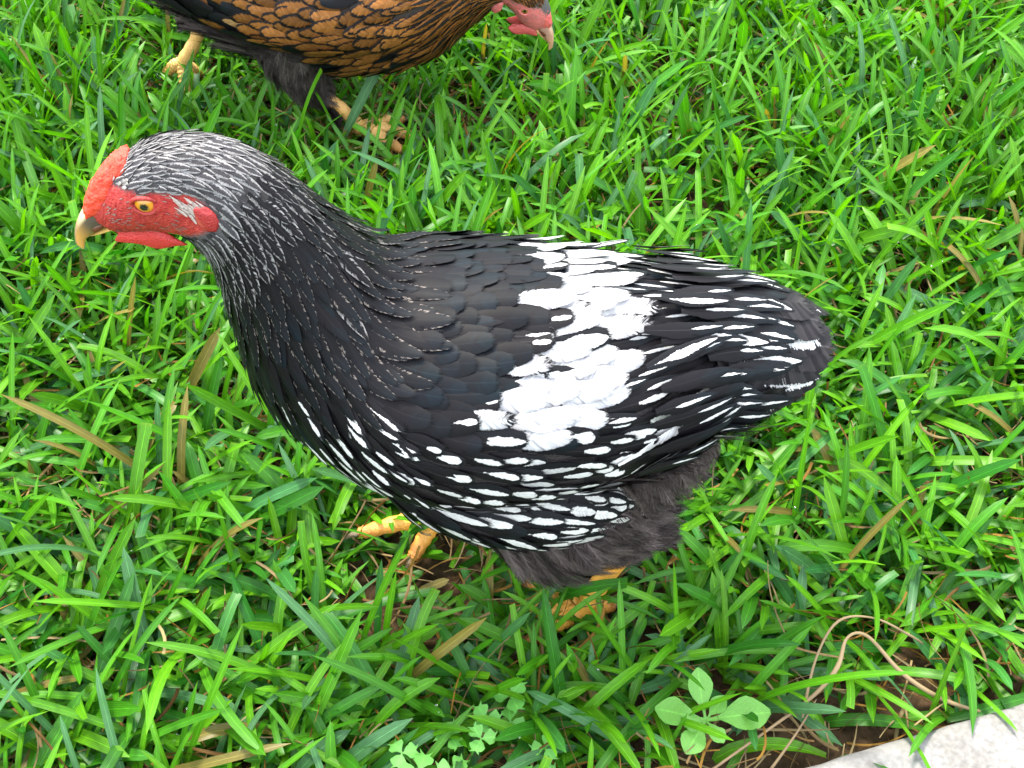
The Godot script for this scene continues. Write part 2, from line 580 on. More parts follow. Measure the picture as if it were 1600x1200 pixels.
	for half in 2:
		var B := Geo.new()
		var rows := 14
		var cols2 := 16
		for r in rows:
			var v := float(r) / (rows - 1)
			var f := lerpf(0.026, 0.0595, v) if half == 0 else lerpf(0.024, 0.050, v)
			var roof := 0.0105 - 0.0045 * v - 0.0088 * v * v * v if half == 0 else -0.0030 - 0.0010 * v
			var floor_u := -0.0035 - 0.0005 * sin(v * 3.0) if half == 0 else -0.0085 + 0.0040 * v
			if half == 0 and v > 0.8: floor_u -= 0.004 * (v - 0.8) / 0.2
			var w := (0.0078 if half == 0 else 0.0070) * (1.0 - pow(v, 1.7)) + 0.0006
			if roof < floor_u + 0.0008: roof = floor_u + 0.0008
			for k in cols2:
				var ph := TAU * k / cols2
				var cc := signf(cos(ph)) * pow(absf(cos(ph)), 0.8)
				var col := lin(78, 66, 58).lerp(lin(200, 146, 76), ss(0.35, 0.9, v))
				if half == 0 and cos(ph) > 0.55: col = lin(206, 190, 150).lerp(lin(150, 120, 90), ss(0.3, 0.7, v))
				if half == 0 and v < 0.12: col = lin(170, 70, 54)
				if half == 1: col = lin(214, 168, 96)
				if gold: col = col.lerp(lin(206, 150, 132), 0.55).lerp(lin(90, 70, 66), 0.35 * hsh(r * 31 + k))
				B.add(at.call(f, (roof + floor_u) * 0.5 + (roof - floor_u) * 0.5 * cc, w * sin(ph)), Vector3.ZERO, Vector2.ZERO, col)
		B.grid(0, rows, cols2, false, true)
		var tipc := B.add(at.call(0.0602 if half == 0 else 0.0506, -0.0072 if half == 0 else -0.0045, 0.0), Vector3.ZERO, Vector2.ZERO, lin(196, 150, 90))
		for k in cols2: B.i.append_array([tipc, (rows - 1) * cols2 + k, (rows - 1) * cols2 + (k + 1) % cols2])
		B.smooth()
		put(B, horn, "upper_beak" if half == 0 else "lower_beak", o)
	# nostrils: a scale over a dark slit on each side of the upper beak
	for side in [-1.0, 1.0]:
		var ns := Geo.new()
		blob(ns, at.call(0.0375, -0.0008, side * 0.0062), F * 0.0040 * hs, U * 0.0017 * hs, S * 0.0014 * hs, func(_d): return lin(84, 44, 28), null, 8, 12)
		put(ns, horn, "nostril", o)

func plumage(o: Node3D, L: Loft, thighs: Array, flanks: Array, cfg: Dictionary, face: Callable) -> void:
	var gold: bool = cfg.gold
	var E: Vector3 = cfg.eye
	var F: Vector3 = cfg.face
	var U := Vector3(-F.y, F.x, 0.0)
	var near: float = cfg.near          # the side that shows: -1 left, +1 right
	var list: Array = []               # [score, name, kind, geometry]
	var row := 0
	var t := 13.2
	while t > 1.0:
		var len0 := 0.031
		var wid0 := 0.0150
		if t > 12.0: len0 = 0.0085; wid0 = 0.0036
		elif t > 10.5: len0 = lerpf(0.0175, 0.0085, (t - 10.5) / 1.5); wid0 = lerpf(0.0058, 0.0036, (t - 10.5) / 1.5)
		elif t > 8.0: len0 = lerpf(0.034, 0.0175, (t - 8.0) / 2.5); wid0 = lerpf(0.0095, 0.0058, (t - 8.0) / 2.5)
		elif t > 7.0: len0 = 0.037; wid0 = lerpf(0.0135, 0.0095, t - 7.0)
		var circ := 0.0
		for k in 24: circ += L.at(t, TAU * k / 24.0).distance_to(L.at(t, TAU * (k + 1) / 24.0))
		var count := maxi(8, int(circ / (wid0 * 0.74)))
		for k in count:
			var ph := wrapf(TAU * (k + 0.5 * (row % 2) + rng.randf_range(-0.22, 0.22)) / count, -PI, PI)
			var tt := t + rng.randf_range(-0.12, 0.12) * (1.0 if t < 8.0 else 0.6)
			var p := L.at(tt, ph)
			var d := rad_to_deg(absf(ph))
			var q := p - E
			if t > 10.0:
				if face.call(p) > 0.35: continue
				var f := q.dot(F)
				var u := q.dot(U)
				if f > 0.002 and u > 0.004 and absf(p.z) < 0.0085: continue
				if f > 0.014: continue
			var rt := (L.at(tt + 0.05, ph) - L.at(tt - 0.05, ph)).length() / 0.1
			var zt := maxf(tt - 0.8 * len0 / maxf(rt, 0.004), 0.0)
			var x := L.at(zt, ph).x
			var ln := len0 * rng.randf_range(0.88, 1.15)
			var wd := wid0 * rng.randf_range(0.9, 1.1)
			var kind := "black"
			var nm := "body_feather"
			var shape := 0
			var jit := rng.randf_range(-0.006, 0.006)
			var lift := 0.0030
			var drift := 0.0
			var tone_up := 1.0
			if t >= 8.0:
				shape = 1
				nm = "hackle_feather"
				lift = 0.0016 if t > 10.5 else (0.0026 if t > 8.6 else 0.0038)
				kind = "head" if t > 10.6 else "hackle"
				if t > 12.75: tone_up = 1.35
				if t < 9.7 and (d > 52.0 or rng.randf() < 0.8): kind = "hackle_dark"
				if t < 9.2 and d > 30.0 and rng.randf() < 0.35: kind = "black"
				if d > 75.0 and t < 9.9 and rng.randf() < 0.6: kind = "hackle_dark"
				if t < 8.9 and d > 80.0 and rng.randf() < 0.6: kind = "black"
				if t < 8.5 and d > 96.0 and rng.randf() < 0.5: kind = "drop_small"; shape = 0; wd *= 1.2
				if gold: kind = "gold_hackle"
			elif t >= 7.0:
				var low7 := d + rng.randf_range(-4.0, 4.0)
				nm = "hackle_feather" if d < 70.0 else "breast_feather"
				shape = 1 if d < 75.0 else 0
				kind = "hackle_dark" if d < 75.0 and rng.randf() < 0.75 else "black"
				if low7 > 62.0 + 28.0 * ss(6.6, 7.8, zt): kind = "drop_small" if rng.randf() < 0.6 else "drop"; shape = 0; wd *= 0.85
				if gold: kind = "gold_hackle" if d < 75.0 else "gold"
			elif not gold:
				# a white saddle band that runs forward along the wing, laced feathers below it, black shoulder in front
				var low := d + rng.randf_range(-4.0, 4.0)
				var x0 := lerpf(-0.060, -0.054, ss(46.0, 58.0, d)) + jit * 1.6
				var x1 := lerpf(-0.026, 0.010, ss(42.0, 54.0, d)) + jit * 1.6
				var lace := 61.0 + 28.0 * ss(6.6, 7.8, zt)
				var on_wing := d > 50.0 and d < 106.0 and tt > 1.8 and tt < 6.6
				nm = "wing_feather" if on_wing else ("back_feather" if d < 60.0 else ("breast_feather" if t > 5.6 else "flank_feather"))
				if d > 103.0:
					kind = "lace"
					ln *= 1.2; wd *= 0.78
					if t > 6.2: kind = "drop" if rng.randf() < 0.6 else "drop_small"
					if (t < 4.6 and d > 112.0) or (t < 3.6 and d > 106.0): kind = "fluff_dark" if rng.randf() < 0.6 else "fluff"; shape = 3; lift = 0.007; nm = "fluff_feather"
				elif low > lace:
					if zt > 5.2: kind = "drop_small" if rng.randf() < 0.55 else "drop"
					else:
						kind = "drop" if rng.randf() < 0.6 else "lace"
						if rng.randf() < 0.2: kind = "drop_small"
						if rng.randf() < 0.12: kind = "black"
					wd *= rng.randf_range(0.52, 0.82); ln *= rng.randf_range(0.68, 1.05)
					drift = -2.0
				elif x > x0 and x < x1 and zt < 5.4:
					kind = "white"
					if (x < x0 + 0.009 or x > x1 - 0.009) and rng.randf() < 0.6: kind = "white_tipped" if rng.randf() < 0.6 else "lace"
					elif rng.randf() < 0.08: kind = "lace"; lift = 0.006
					lift = 0.0042
					wd *= 0.92
				elif x >= x1 or zt >= 5.4:
					kind = "black"
					if x - x1 < 0.012 and zt < 5.4: kind = "drop_small" if rng.randf() < 0.5 else "black"
				else:
					kind = "streak" if rng.randf() < 0.5 else ("streak_short" if rng.randf() < 0.55 else "black")
					if d > 56.0: kind = "lace" if rng.randf() < 0.7 else "drop"
					nm = "saddle_feather" if d < 60.0 else "wing_feather"
					wd *= 0.64; ln *= 1.0
					shape = 1 if d < 60.0 else 0
				if t < 2.4 and d > 118.0: kind = "fluff"; shape = 3; nm = "fluff_feather"
			else:
				kind = "gold"
				nm = "wing_feather" if d > 55.0 and d < 113.0 and tt < 6.6 else ("back_feather" if d < 60.0 else "breast_feather")
				wd *= rng.randf_range(0.75, 1.1); ln *= rng.randf_range(0.8, 1.1)
				if rng.randf() < 0.12: kind = "black"
				if x < -0.05: kind = "gold_pale" if rng.randf() < 0.3 else ("gold" if rng.randf() < 0.6 else "black")
				if d > 105.0 and t < 5.4: kind = "fluff_dark"; shape = 3; nm = "fluff_feather"
				if x < -0.085: kind = "black" if rng.randf() < 0.75 else kind
			var tone := rng.randf_range(0.72, 1.12) * tone_up if not gold else rng.randf_range(0.35, 0.88)
			if kind == "white" or kind.begins_with("drop"): tone = rng.randf_range(0.94, 1.04)
			if t < 7.0 and rng.randf() < 0.05: lift *= 1.8
			var g := Geo.new()
			var dd := drift * signf(ph) * -1.0 + rng.randf_range(-1.2, 1.2)
			if t > 8.0: dd = rng.randf_range(-3.0, 3.0)
			var tint := Color(tone, tone, tone)
			if kind == "black" and not gold: tint = Color(tone * 0.8, tone * 1.05, tone * 1.25) if rng.randf() < 0.35 else Color(tone * 0.9, tone * 0.75, tone * 0.78)
			feather(g, L, tt, ph, ln, wd, shape, 0.0004 + rng.randf() * 0.0006, lift * rng.randf_range(0.6, 1.5), dd, 0.03 if t < 8.0 else 0.012, tint, rng.randf_range(-0.16, 0.16))
			list.append([ln * wd if signf(ph) == near or d < 18.0 else 0.0, nm, kind, g])
		var rate := (L.at(t + 0.05, PI * 0.5) - L.at(t - 0.05, PI * 0.5)).length() / 0.1
		t -= len0 * 0.34 / maxf(rate, 0.004)
		row += 1
	for side in [-1.0, 1.0]:
		for k in 34:
			var g := Geo.new()
			var tn := rng.randf_range(0.45, 0.8)
			var tt := rng.randf_range(12.85, 13.75)
			var ph := deg_to_rad(rng.randf_range(8.0, 62.0))
			if face.call(L.at(tt, ph)) > 0.4: continue
			feather(g, L, tt, side * ph, rng.randf_range(0.004, 0.007), 0.0022, 1, 0.0003, 0.0016, side * 14.0, 0.01, Color(tn, tn * 0.94, tn * 0.86))
			list.append([0.0, "", "white" if not gold else "gold_hackle", g])
		for k in 26:
			var g := Geo.new()
			var tn := rng.randf_range(0.75, 0.95)
			feather(g, L, rng.randf_range(11.15, 11.75), side * deg_to_rad(rng.randf_range(66.0, 84.0)), rng.randf_range(0.004, 0.008), 0.0017, 3, 0.0005, 0.0018, side * rng.randf_range(2.0, 22.0), 0.01, Color(minf(1.0, tn * 1.1), tn * 0.92, tn * 0.80))
			list.append([0.0, "", "white" if not gold else "gold_hackle", g])
		for k in 110:
			var g := Geo.new()
			var tt := rng.randf_range(11.4, 13.8)
			var ph := deg_to_rad(rng.randf_range(58.0, 150.0))
			var p := L.at(tt, ph)
			if face.call(p) < 0.5 or (p - Vector3(E.x, E.y, p.z)).length() < 0.0075: continue
			feather(g, L, tt, side * ph, rng.randf_range(0.002, 0.0042), 0.0006, 3, 0.0002, 0.0007, 0.0, 0.01, Color(0.6, 0.42, 0.36))
			list.append([0.0, "", "white", g])
	# tail: broad feathers fanned like a tent, then the coverts over them
	for side in [-1.0, 1.0]:
		for k in 8:
			var d := 6.0 + k * 15.0
			var g := Geo.new()
			var tn := rng.randf_range(0.85, 1.1)
			feather(g, L, 2.25 - 0.03 * k, side * deg_to_rad(d), (0.069 - 0.0028 * pow(absf(k - 2.6), 1.35)) * rng.randf_range(0.95, 1.04), 0.032, 2, 0.001 + 0.0007 * (8 - k), 0.003 + 0.0011 * (8 - k), side * (1.2 - 0.1 * k), 0.05, Color(tn, tn, tn))
			list.append([1.0 if side == near or k == 0 else 0.0, "tail_feather", ("tail" if k in [1, 4, 6] else "tail_plain") if not gold else "tail_plain", g])
		for j in 4:
			for k in 13:
				var d := 5.0 + k * 8.4 + j * 3.0
				var g := Geo.new()
				var tn := rng.randf_range(0.9, 1.1)
				feather(g, L, 2.1 + 0.42 * j + rng.randf_range(-0.2, 0.2), side * deg_to_rad(d + rng.randf_range(-6.0, 6.0)), rng.randf_range(0.030, 0.046), 0.0125 - 0.001 * j, 1, 0.0075, 0.0105 + 0.0010 * j + rng.randf() * 0.002, side * rng.randf_range(-2.0, 5.0), 0.04, Color(tn, tn, tn))
				list.append([0.9 if side == near else 0.0, "tail_covert", (["streak", "streak_short", "black", "streak", "streak_short", "lace"][rng.randi_range(0, 5)]) if not gold else "black", g])
		# long feathers of the folded wing
		for k in 8:
			var d := 86.0 + k * 3.0
			var g := Geo.new()
			feather(g, L, 3.75 - 0.06 * k, side * deg_to_rad(d), 0.074 - 0.002 * k, 0.017, 2, 0.0036 - 0.0002 * k, 0.0052 - 0.0004 * k, side * 0.9, 0.05, Color.WHITE)
			list.append([1.0 if side == near else 0.0, "flight_feather", "edge" if not gold else "black", g])
	# laced feathers of the flanks, running back over the down of the thighs
	for T in flanks:
		var tr := 4.0
		while tr > 0.35:
			var circ := 0.0
			for k in 16: circ += T.at(tr, TAU * k / 16.0).distance_to(T.at(tr, TAU * (k + 1) / 16.0))
			var count := maxi(7, int(circ / 0.0088))
			for k in count:
				var ph := wrapf(TAU * (k + 0.5 * (int(tr * 10.0) % 2) + rng.randf_range(-0.25, 0.25)) / count, -PI, PI)
				var kind := "lace" if rng.randf() < 0.75 else "drop"
				if tr > 2.9 and rng.randf() < 0.5: kind = "drop_small"
				if rng.randf() < 0.12: kind = "black"
				var g := Geo.new()
				var tn := rng.randf_range(0.78, 1.0)
				feather(g, T, tr + rng.randf_range(-0.12, 0.12), ph, rng.randf_range(0.022, 0.038), rng.randf_range(0.0065, 0.0120), 0, 0.0008, rng.randf_range(0.002, 0.006), rng.randf_range(-3.0, 3.0), 0.03, Color(tn, tn, tn * 0.98))
				list.append([0.5 if signf(ph) == near else 0.0, "flank_feather", kind, g])
			tr -= 0.27
	# loose down on the thighs and below the tail
	for T in thighs:
		for k in 620:
			var tt := rng.randf_range(0.25, 3.0)
			var ph := rng.randf_range(-PI, PI)
			var g := Geo.new()
			var tn := rng.randf_range(0.7, 1.15)
			feather(g, T, tt, ph, rng.randf_range(0.026, 0.044), rng.randf_range(0.010, 0.017), 3, 0.0, rng.randf_range(0.004, 0.014), rng.randf_range(-8.0, 8.0), 0.03, Color(tn, tn, tn), rng.randf_range(-0.5, 0.5))
			list.append([0.0, "", "fluff" if rng.randf() < 0.5 else "fluff_dark", g])
	for k in 260:
		var g := Geo.new()
		var tn := rng.randf_range(0.7, 1.2)
		feather(g, L, rng.randf_range(2.2, 4.3), rng.randf_range(1.95, TAU - 1.95), rng.randf_range(0.03, 0.05), rng.randf_range(0.012, 0.018), 3, 0.0, rng.randf_range(0.006, 0.022), rng.randf_range(-5.0, 5.0), 0.04, Color(tn, tn, tn), rng.randf_range(-0.5, 0.5))
		list.append([0.0, "", "fluff" if rng.randf() < 0.6 else "fluff_dark", g])
	list.sort_custom(func(a, b): return a[0] > b[0])
	var rest := {}
	for k in list.size():
		var it: Array = list[k]
		if k < 296 and it[0] > 0.0:
			put(it[3], feather_material(varied(it[2], k)), it[1], o)
			continue
		var kk := varied(it[2], k)
		if not rest.has(kk): rest[kk] = Geo.new()
		var R: Geo = rest[kk]
		var g: Geo = it[3]
		var first := R.v.size()
		R.v.append_array(g.v); R.n.append_array(g.n); R.uv.append_array(g.uv); R.c.append_array(g.c)
		for idx in g.i: R.i.append(first + idx)
	var pm := ArrayMesh.new()
	for kind in rest: (rest[kind] as Geo).surface(pm, feather_material(kind))
	var po := MeshInstance3D.new()
	po.mesh = pm
	po.name = "plumage"
	po.set_meta("kind", "stuff")
	o.add_child(po, true)

# ------------------------------------------------------------------ lawn
func blade_mesh(length: float, wid: float, bend: float, fold: float, twist: float, cut: bool, wave: float) -> ArrayMesh:
	var g := Geo.new()
	var rows := 9
	var p := Vector3.ZERO
	var ang := 0.0
	for r in rows:
		var v := float(r) / (rows - 1)
		if r > 0:
			ang += bend * (0.35 + 1.3 * v) / (rows - 1)
			p += Vector3(wave * sin(v * 5.0) * 0.1, cos(ang), sin(ang)) * length / (rows - 1)
		var tw := twist * v
		var nrm := Vector3(0, sin(ang), -cos(ang))       # upper face of the blade
		var sd := Vector3(cos(tw), 0, 0) + nrm * sin(tw)
		var up := nrm * cos(tw) - Vector3(sin(tw), 0, 0)
		var w := wid * 0.5 * (0.62 + 0.38 * ss(0.0, 0.3, v))
		if not cut: w *= sqrt(maxf(0.0, 1.0 - pow(v, 7.0))) if v < 1.0 else 0.0
		else: w *= 1.0 - 0.2 * v
		var fo := fold * (1.0 - 0.75 * v)
		for k in 3:
			var x := k - 1.0
			var q := p + sd * (w * x * cos(fo)) + up * (w * absf(x) * sin(fo))
			g.add(q, (up - sd * x * (sin(fo) + 0.1)).normalized(), Vector2(k * 0.5, v))
	g.grid(0, rows, 3)
	var m := ArrayMesh.new()
	g.surface(m, null)
	return m

func blade_material(dry: bool) -> StandardMaterial3D:
	var w := 32
	var h := 128
	var im := Image.create(w, h, false, Image.FORMAT_RGB8)
	for y in h:
		var v := (y + 0.5) / h
		for x in w:
			var u := (x + 0.5) / w * 2.0 - 1.0
			var vein := 0.90 + 0.10 * sin(absf(u) * 26.0)
			var rib := 1.0 + 0.20 * exp(-pow(u / 0.07, 2.0))
			var sp := 1.0 + 0.10 * noise.get_noise_2d(x * 3.0, y * 2.0)
			var k := vein * rib * sp * 0.84
			var c := Color(k, k, k)
			if not dry:
				c = c.lerp(Color(minf(1.0, 1.25 * k), k * 0.98, minf(1.0, k * 1.2)), 0.5 * (1.0 - ss(0.0, 0.22, v)))
				c = c.lerp(Color(1.0, 0.80, 0.75), 0.75 * ss(0.965, 1.0, v + 0.02 * noise.get_noise_2d(x * 9.0, 3.0)))
			im.set_pixel(x, y, Color(minf(c.r, 1.0), minf(c.g, 1.0), minf(c.b, 1.0)))
	var m := StandardMaterial3D.new()
	m.resource_name = "dry_blade" if dry else "grass_blade"
	m.albedo_texture = ImageTexture.create_from_image(im)
	m.vertex_color_use_as_albedo = true
	m.cull_mode = BaseMaterial3D.CULL_DISABLED
	m.texture_repeat = false
	m.roughness = 0.62 if dry else 0.42
	m.metallic_specular = 0.3 if dry else 0.42
	m.backlight_enabled = true
	m.backlight = Color(0.45, 0.45, 0.3) if dry else Color(0.95, 0.97, 0.45)
	return m

const KERB_A := Vector3(0.1786, 0.0, -0.2457)
const KERB_D := Vector3(0.9618, 0.0, -0.2737)

# metres from the edge of the kerb towards the lawn (negative on the kerb)
func from_kerb(x: float, z: float) -> float:
	var d := Vector3(x, 0, z) - KERB_A
	return d.dot(Vector3(-0.2737, 0.0, -0.9618))

func scatter(called: String, meshes: Array, per: Array, cols: Array, mat: Material, label: String, category: String) -> void:
	var parent := thing(called, Vector3.ZERO)
	for k in meshes.size():
		var mm := MultiMesh.new()
		mm.transform_format = MultiMesh.TRANSFORM_3D
		mm.use_colors = true
		(meshes[k] as ArrayMesh).surface_set_material(0, mat)
		mm.mesh = meshes[k]
		mm.instance_count = per[k].size()
		for j in per[k].size():
			mm.set_instance_transform(j, per[k][j])
			mm.set_instance_color(j, cols[k][j])
		var o := MultiMeshInstance3D.new()
		o.multimesh = mm
		o.name = "blades"
		o.set_meta("kind", "stuff")
		parent.add_child(o, true)
	tag(parent, label, category, "", "stuff")

func lawn(hens: Array) -> void:
	var meshes := []
	var per := []
	var cols := []
	for k in 20:
		var f := fmod(k * 0.37, 1.0)
		var thin := k >= 12
		var wd := 0.0072 + 0.0028 * hsh(k, 2) if not thin else 0.0038 + 0.0024 * hsh(k, 2)
		meshes.append(blade_mesh(0.054 + 0.050 * hsh(k, 1), wd, 0.15 + 1.35 * f * f if not thin else 0.1 + 0.9 * f, 0.30 + 0.4 * hsh(k, 3), (hsh(k, 4) - 0.5) * 1.6, k % 7 == 2, hsh(k, 5) - 0.5))
		per.append([])
		cols.append([])
	var dew: Array = []
	var dewc: Array = []
	var bright := Color(0.185, 0.550, 0.010)
	var mid := Color(0.085, 0.380, 0.014)
	var dark := Color(0.028, 0.215, 0.018)
	var bluish := Color(0.068, 0.290, 0.078)
	var patch := FastNoiseLite.new()
	patch.seed = 5
	patch.frequency = 3.0
	var n := 110000
	for k in n:
		var x: float
		var z: float
		if k < 39000:
			x = rng.randf_range(-1.0, 1.0); z = rng.randf_range(-1.75, -0.12)
		else:
			x = rng.randf_range(-2.4, 2.4); z = rng.randf_range(-3.8, 1.2)
			if x > -1.0 and x < 1.0 and z > -1.75 and z < -0.12: continue
		var e := from_kerb(x, z)
		if e < 0.004 and e > -0.17: continue
		if e > 0.0 and rng.randf() > lerpf(0.34, 1.0, ss(0.0, 0.10, e)): continue
		var pn := patch.get_noise_2d(x, z)
		if rng.randf() > 0.80 + 0.75 * pn: continue
		var low := 1.0
		for b in hens:
			var q := Vector2((x - b[0]) / b[2], (z - b[1]) / b[3]).length()
			if q < 1.0: low = minf(low, b[4])
		if low < 0.55 and low > 0.0 and rng.randf() < 0.72 and z > -0.6: continue
		var count := rng.randi_range(1, 3)
		var az := rng.randf() * TAU
		var upright := 0.2 + 0.8 * ss(-0.35, -0.85, z)
		var base := Vector3(x, rng.randf_range(-0.004, 0.012), z)
		for j in count:
			var kind := rng.randi_range(0, 11)
			if rng.randf() < lerpf(0.34, 0.55, upright): kind = rng.randi_range(12, 19)
			var lean := deg_to_rad(rng.randf_range(lerpf(30.0, 10.0, upright), lerpf(98.0, 62.0, upright)))
			if kind > 11: lean *= 0.7
			az += PI * 0.8 + rng.randf_range(-1.3, 1.3)
			var sc := (0.45 + 0.75 * pow(rng.randf(), 1.3)) * low
			var wsc := clampf(sc, 0.75, 1.0) * rng.randf_range(0.75, 1.1)
			var b := Basis(Vector3.UP, az) * Basis(Vector3.RIGHT, lean) * Basis(Vector3.UP, rng.randf_range(-0.5, 0.5))
			b = b * Basis.from_scale(Vector3(wsc, sc, sc))
			var tf := Transform3D(b, base + Vector3(0, rng.randf() * 0.012, 0))
			per[kind].append(tf)
			if k < 39000 and rng.randf() < 0.035:
				var bv: PackedVector3Array = (meshes[kind] as ArrayMesh).surface_get_arrays(0)[Mesh.ARRAY_VERTEX]
				var bn: PackedVector3Array = (meshes[kind] as ArrayMesh).surface_get_arrays(0)[Mesh.ARRAY_NORMAL]
				for j2 in rng.randi_range(1, 3):
					var vi := rng.randi_range(3, 7) * 3 + rng.randi_range(0, 2)
					var w0: Vector3 = tf * bv[vi]
					var n0: Vector3 = (tf.basis * bn[vi]).normalized()
					if n0.y < 0.0: n0 = -n0
					var rr := rng.randf_range(0.0004, 0.0010)
					dew.append(Transform3D(Basis.from_scale(Vector3.ONE * rr), w0 + n0 * rr * 0.4))
					dewc.append(Color.WHITE)
			var c := mid.lerp(bright, rng.randf()) if rng.randf() < lerpf(0.5, 0.72, upright) or kind > 11 else (dark.lerp(mid, rng.randf()) if rng.randf() < 0.6 else bluish.lerp(mid, rng.randf() * 0.6))
			if rng.randf() < 0.07: c = Color(0.12, 0.34, 0.12)
			if rng.randf() < 0.025: c = Color(0.34, 0.28, 0.06)
			c = c * rng.randf_range(0.8, 1.15)
			cols[kind].append(Color(c.r, c.g, c.b))
	scatter("lawn_grass", meshes, per, cols, blade_material(false), "bright green broad bladed grass covering the whole lawn", "grass")
	var drop := SphereMesh.new()
	drop.radius = 1.0; drop.height = 1.6; drop.radial_segments = 10; drop.rings = 6
	var dmesh := ArrayMesh.new()
	dmesh.add_surface_from_arrays(Mesh.PRIMITIVE_TRIANGLES, drop.get_mesh_arrays())
	var water := StandardMaterial3D.new()
	water.albedo_color = Color(1, 1, 1, 0.05)
	water.refraction_enabled = true
	water.refraction_scale = 0.033
	water.transparency = BaseMaterial3D.TRANSPARENCY_ALPHA
	water.roughness = 0.02
	scatter("dew_drops", [dmesh], [dew], [dewc], water, "tiny clear water drops lying on the green grass blades", "dew")
	# dead leaves and runners between the blades
	var dm := []
	var dp := []
	var dc := []
	for k in 10:
		dm.append(blade_mesh(0.030 + 0.035 * hsh(k, 8), 0.0016 + 0.0040 * hsh(k, 9) * hsh(k, 13), 0.1 + 0.9 * hsh(k, 10), 0.9, (hsh(k, 11) - 0.5) * 4.0, true, hsh(k, 12) * 2.0 - 1.0))
		dp.append([])
		dc.append([])
	for k in 30000:
		var x := rng.randf_range(-1.1, 1.1)
		var z := rng.randf_range(-1.9, -0.12)
		var e := from_kerb(x, z)
		if e < 0.004: continue
		var kind := rng.randi_range(0, 9)
		var b := Basis(Vector3.UP, rng.randf() * TAU) * Basis(Vector3.RIGHT, deg_to_rad(rng.randf_range(68.0, 100.0))) * Basis(Vector3.UP, rng.randf() * TAU)
		b = b * Basis.from_scale(Vector3.ONE * rng.randf_range(0.5, 1.1))
		dp[kind].append(Transform3D(b, Vector3(x, rng.randf_range(0.004, 0.034), z)))
		var c := Color(0.26, 0.15, 0.05).lerp(Color(0.42, 0.32, 0.15), rng.randf()) if rng.randf() < 0.55 else Color(0.16, 0.075, 0.02).lerp(Color(0.42, 0.22, 0.03), rng.randf())
		c = c * rng.randf_range(0.6, 1.1)
		dc[kind].append(Color(c.r, c.g, c.b))
	scatter("dry_thatch", dm, dp, dc, blade_material(true), "dead brown and straw coloured bits of grass lying between the green blades", "dry grass")

func noise_texture(freq: float, dark: Color, light: Color, kind := FastNoiseLite.TYPE_SIMPLEX_SMOOTH) -> NoiseTexture2D:
	var nt := NoiseTexture2D.new()
	nt.width = 512; nt.height = 512; nt.seamless = true
	var fn := FastNoiseLite.new()
	fn.noise_type = kind
	fn.frequency = freq
	fn.fractal_octaves = 5
	nt.noise = fn
	var gr := Gradient.new()
	gr.set_color(0, dark)
	gr.set_color(1, light)
	nt.color_ramp = gr
	return nt

func ground() -> void:
	var g := Geo.new()
	var n := 90
	var soil := FastNoiseLite.new()
	soil.seed = 8
	soil.frequency = 14.0
	for r in n:
		for k in n:
			var a := float(k) / (n - 1) * 2.0 - 1.0
			var b := float(r) / (n - 1) * 2.0 - 1.0
			var x := a * 1.6 + 40.0 * pow(a, 9.0)
			var z := b * 1.6 + 40.0 * pow(b, 9.0) - 0.7
			var y := soil.get_noise_2d(x, z) * 0.006
			g.add(Vector3(x, y, z), Vector3.UP, Vector2(x, z), Color(0.115, 0.072, 0.042).lerp(Color(0.045, 0.20, 0.016), ss(1.7, 2.6, Vector2(x, z + 1.1).length())))
	g.grid(0, n, n)
	g.smooth()
	var m := StandardMaterial3D.new()
	m.albedo_texture = noise_texture(0.02, Color8(120, 120, 120), Color8(255, 255, 255))
	m.vertex_color_use_as_albedo = true
	m.uv1_scale = Vector3(4, 4, 4)
	m.heightmap_enabled = true
	m.heightmap_texture = noise_texture(0.03, Color.BLACK, Color.WHITE)
	m.heightmap_scale = 0.5
	m.roughness = 0.95
	m.metallic_specular = 0.2
	var o := put(g, m, "ground", self)
	tag(o, "dark brown soil showing between the grass blades", "soil", "", "structure")

func kerb() -> void:
	var g := Geo.new()
	var wid := 0.15
	var prof := []          # across the kerb: from the lawn side over the top
	var r := 0.010
	var hgt := 0.036
	prof.append(Vector2(0, -0.05))
	for k in 6:
		var a := PI * 0.5 * k / 5.0
		prof.append(Vector2(r - r * cos(a), hgt - r + r * sin(a)))
	for k in 8: prof.append(Vector2(lerpf(r, wid - r, (k + 1) / 9.0), hgt))
	for k in 6:
		var a := PI * 0.5 * k / 5.0
		prof.append(Vector2(wid - r + r * sin(a), hgt - r + r * cos(a)))
	prof.append(Vector2(wid, -0.05))
	var rows := 260
	for i in rows:
		var s := lerpf(-1.6, 2.0, float(i) / (rows - 1))
		for q in prof:
			var p: Vector3 = KERB_A + KERB_D * s + Vector3(0.2737, 0, 0.9618) * q.x + Vector3(0, q.y, 0)
			var w := noise.get_noise_3d(p.x * 1500.0, p.y * 1500.0, p.z * 1500.0) * 0.0012
			g.add(p + Vector3(0.27, 0, 0.96) * w + Vector3(0, w * 0.6, 0), Vector3.UP, Vector2(p.x, p.z))
	g.grid(0, rows, prof.size(), true)
	g.smooth()
	var m := StandardMaterial3D.new()
	m.albedo_texture = noise_texture(0.16, Color8(108, 106, 104), Color8(148, 147, 145))
	m.uv1_triplanar = true
	m.uv1_scale = Vector3(2.5, 2.5, 2.5)
	m.heightmap_enabled = true
	m.heightmap_texture = noise_texture(0.12, Color.BLACK, Color.WHITE)
	m.heightmap_scale = 0.22
	m.roughness = 0.9
	m.detail_enabled = true
	m.detail_blend_mode = BaseMaterial3D.BLEND_MODE_MUL
	m.detail_albedo = noise_texture(0.02, Color8(200, 196, 190), Color8(255, 255, 255))
	m.detail_uv_layer = BaseMaterial3D.DETAIL_UV_1
	var o := put(g, m, "kerb", self)
	tag(o, "pale concrete kerb crossing the lower right corner beside the grass", "kerb")

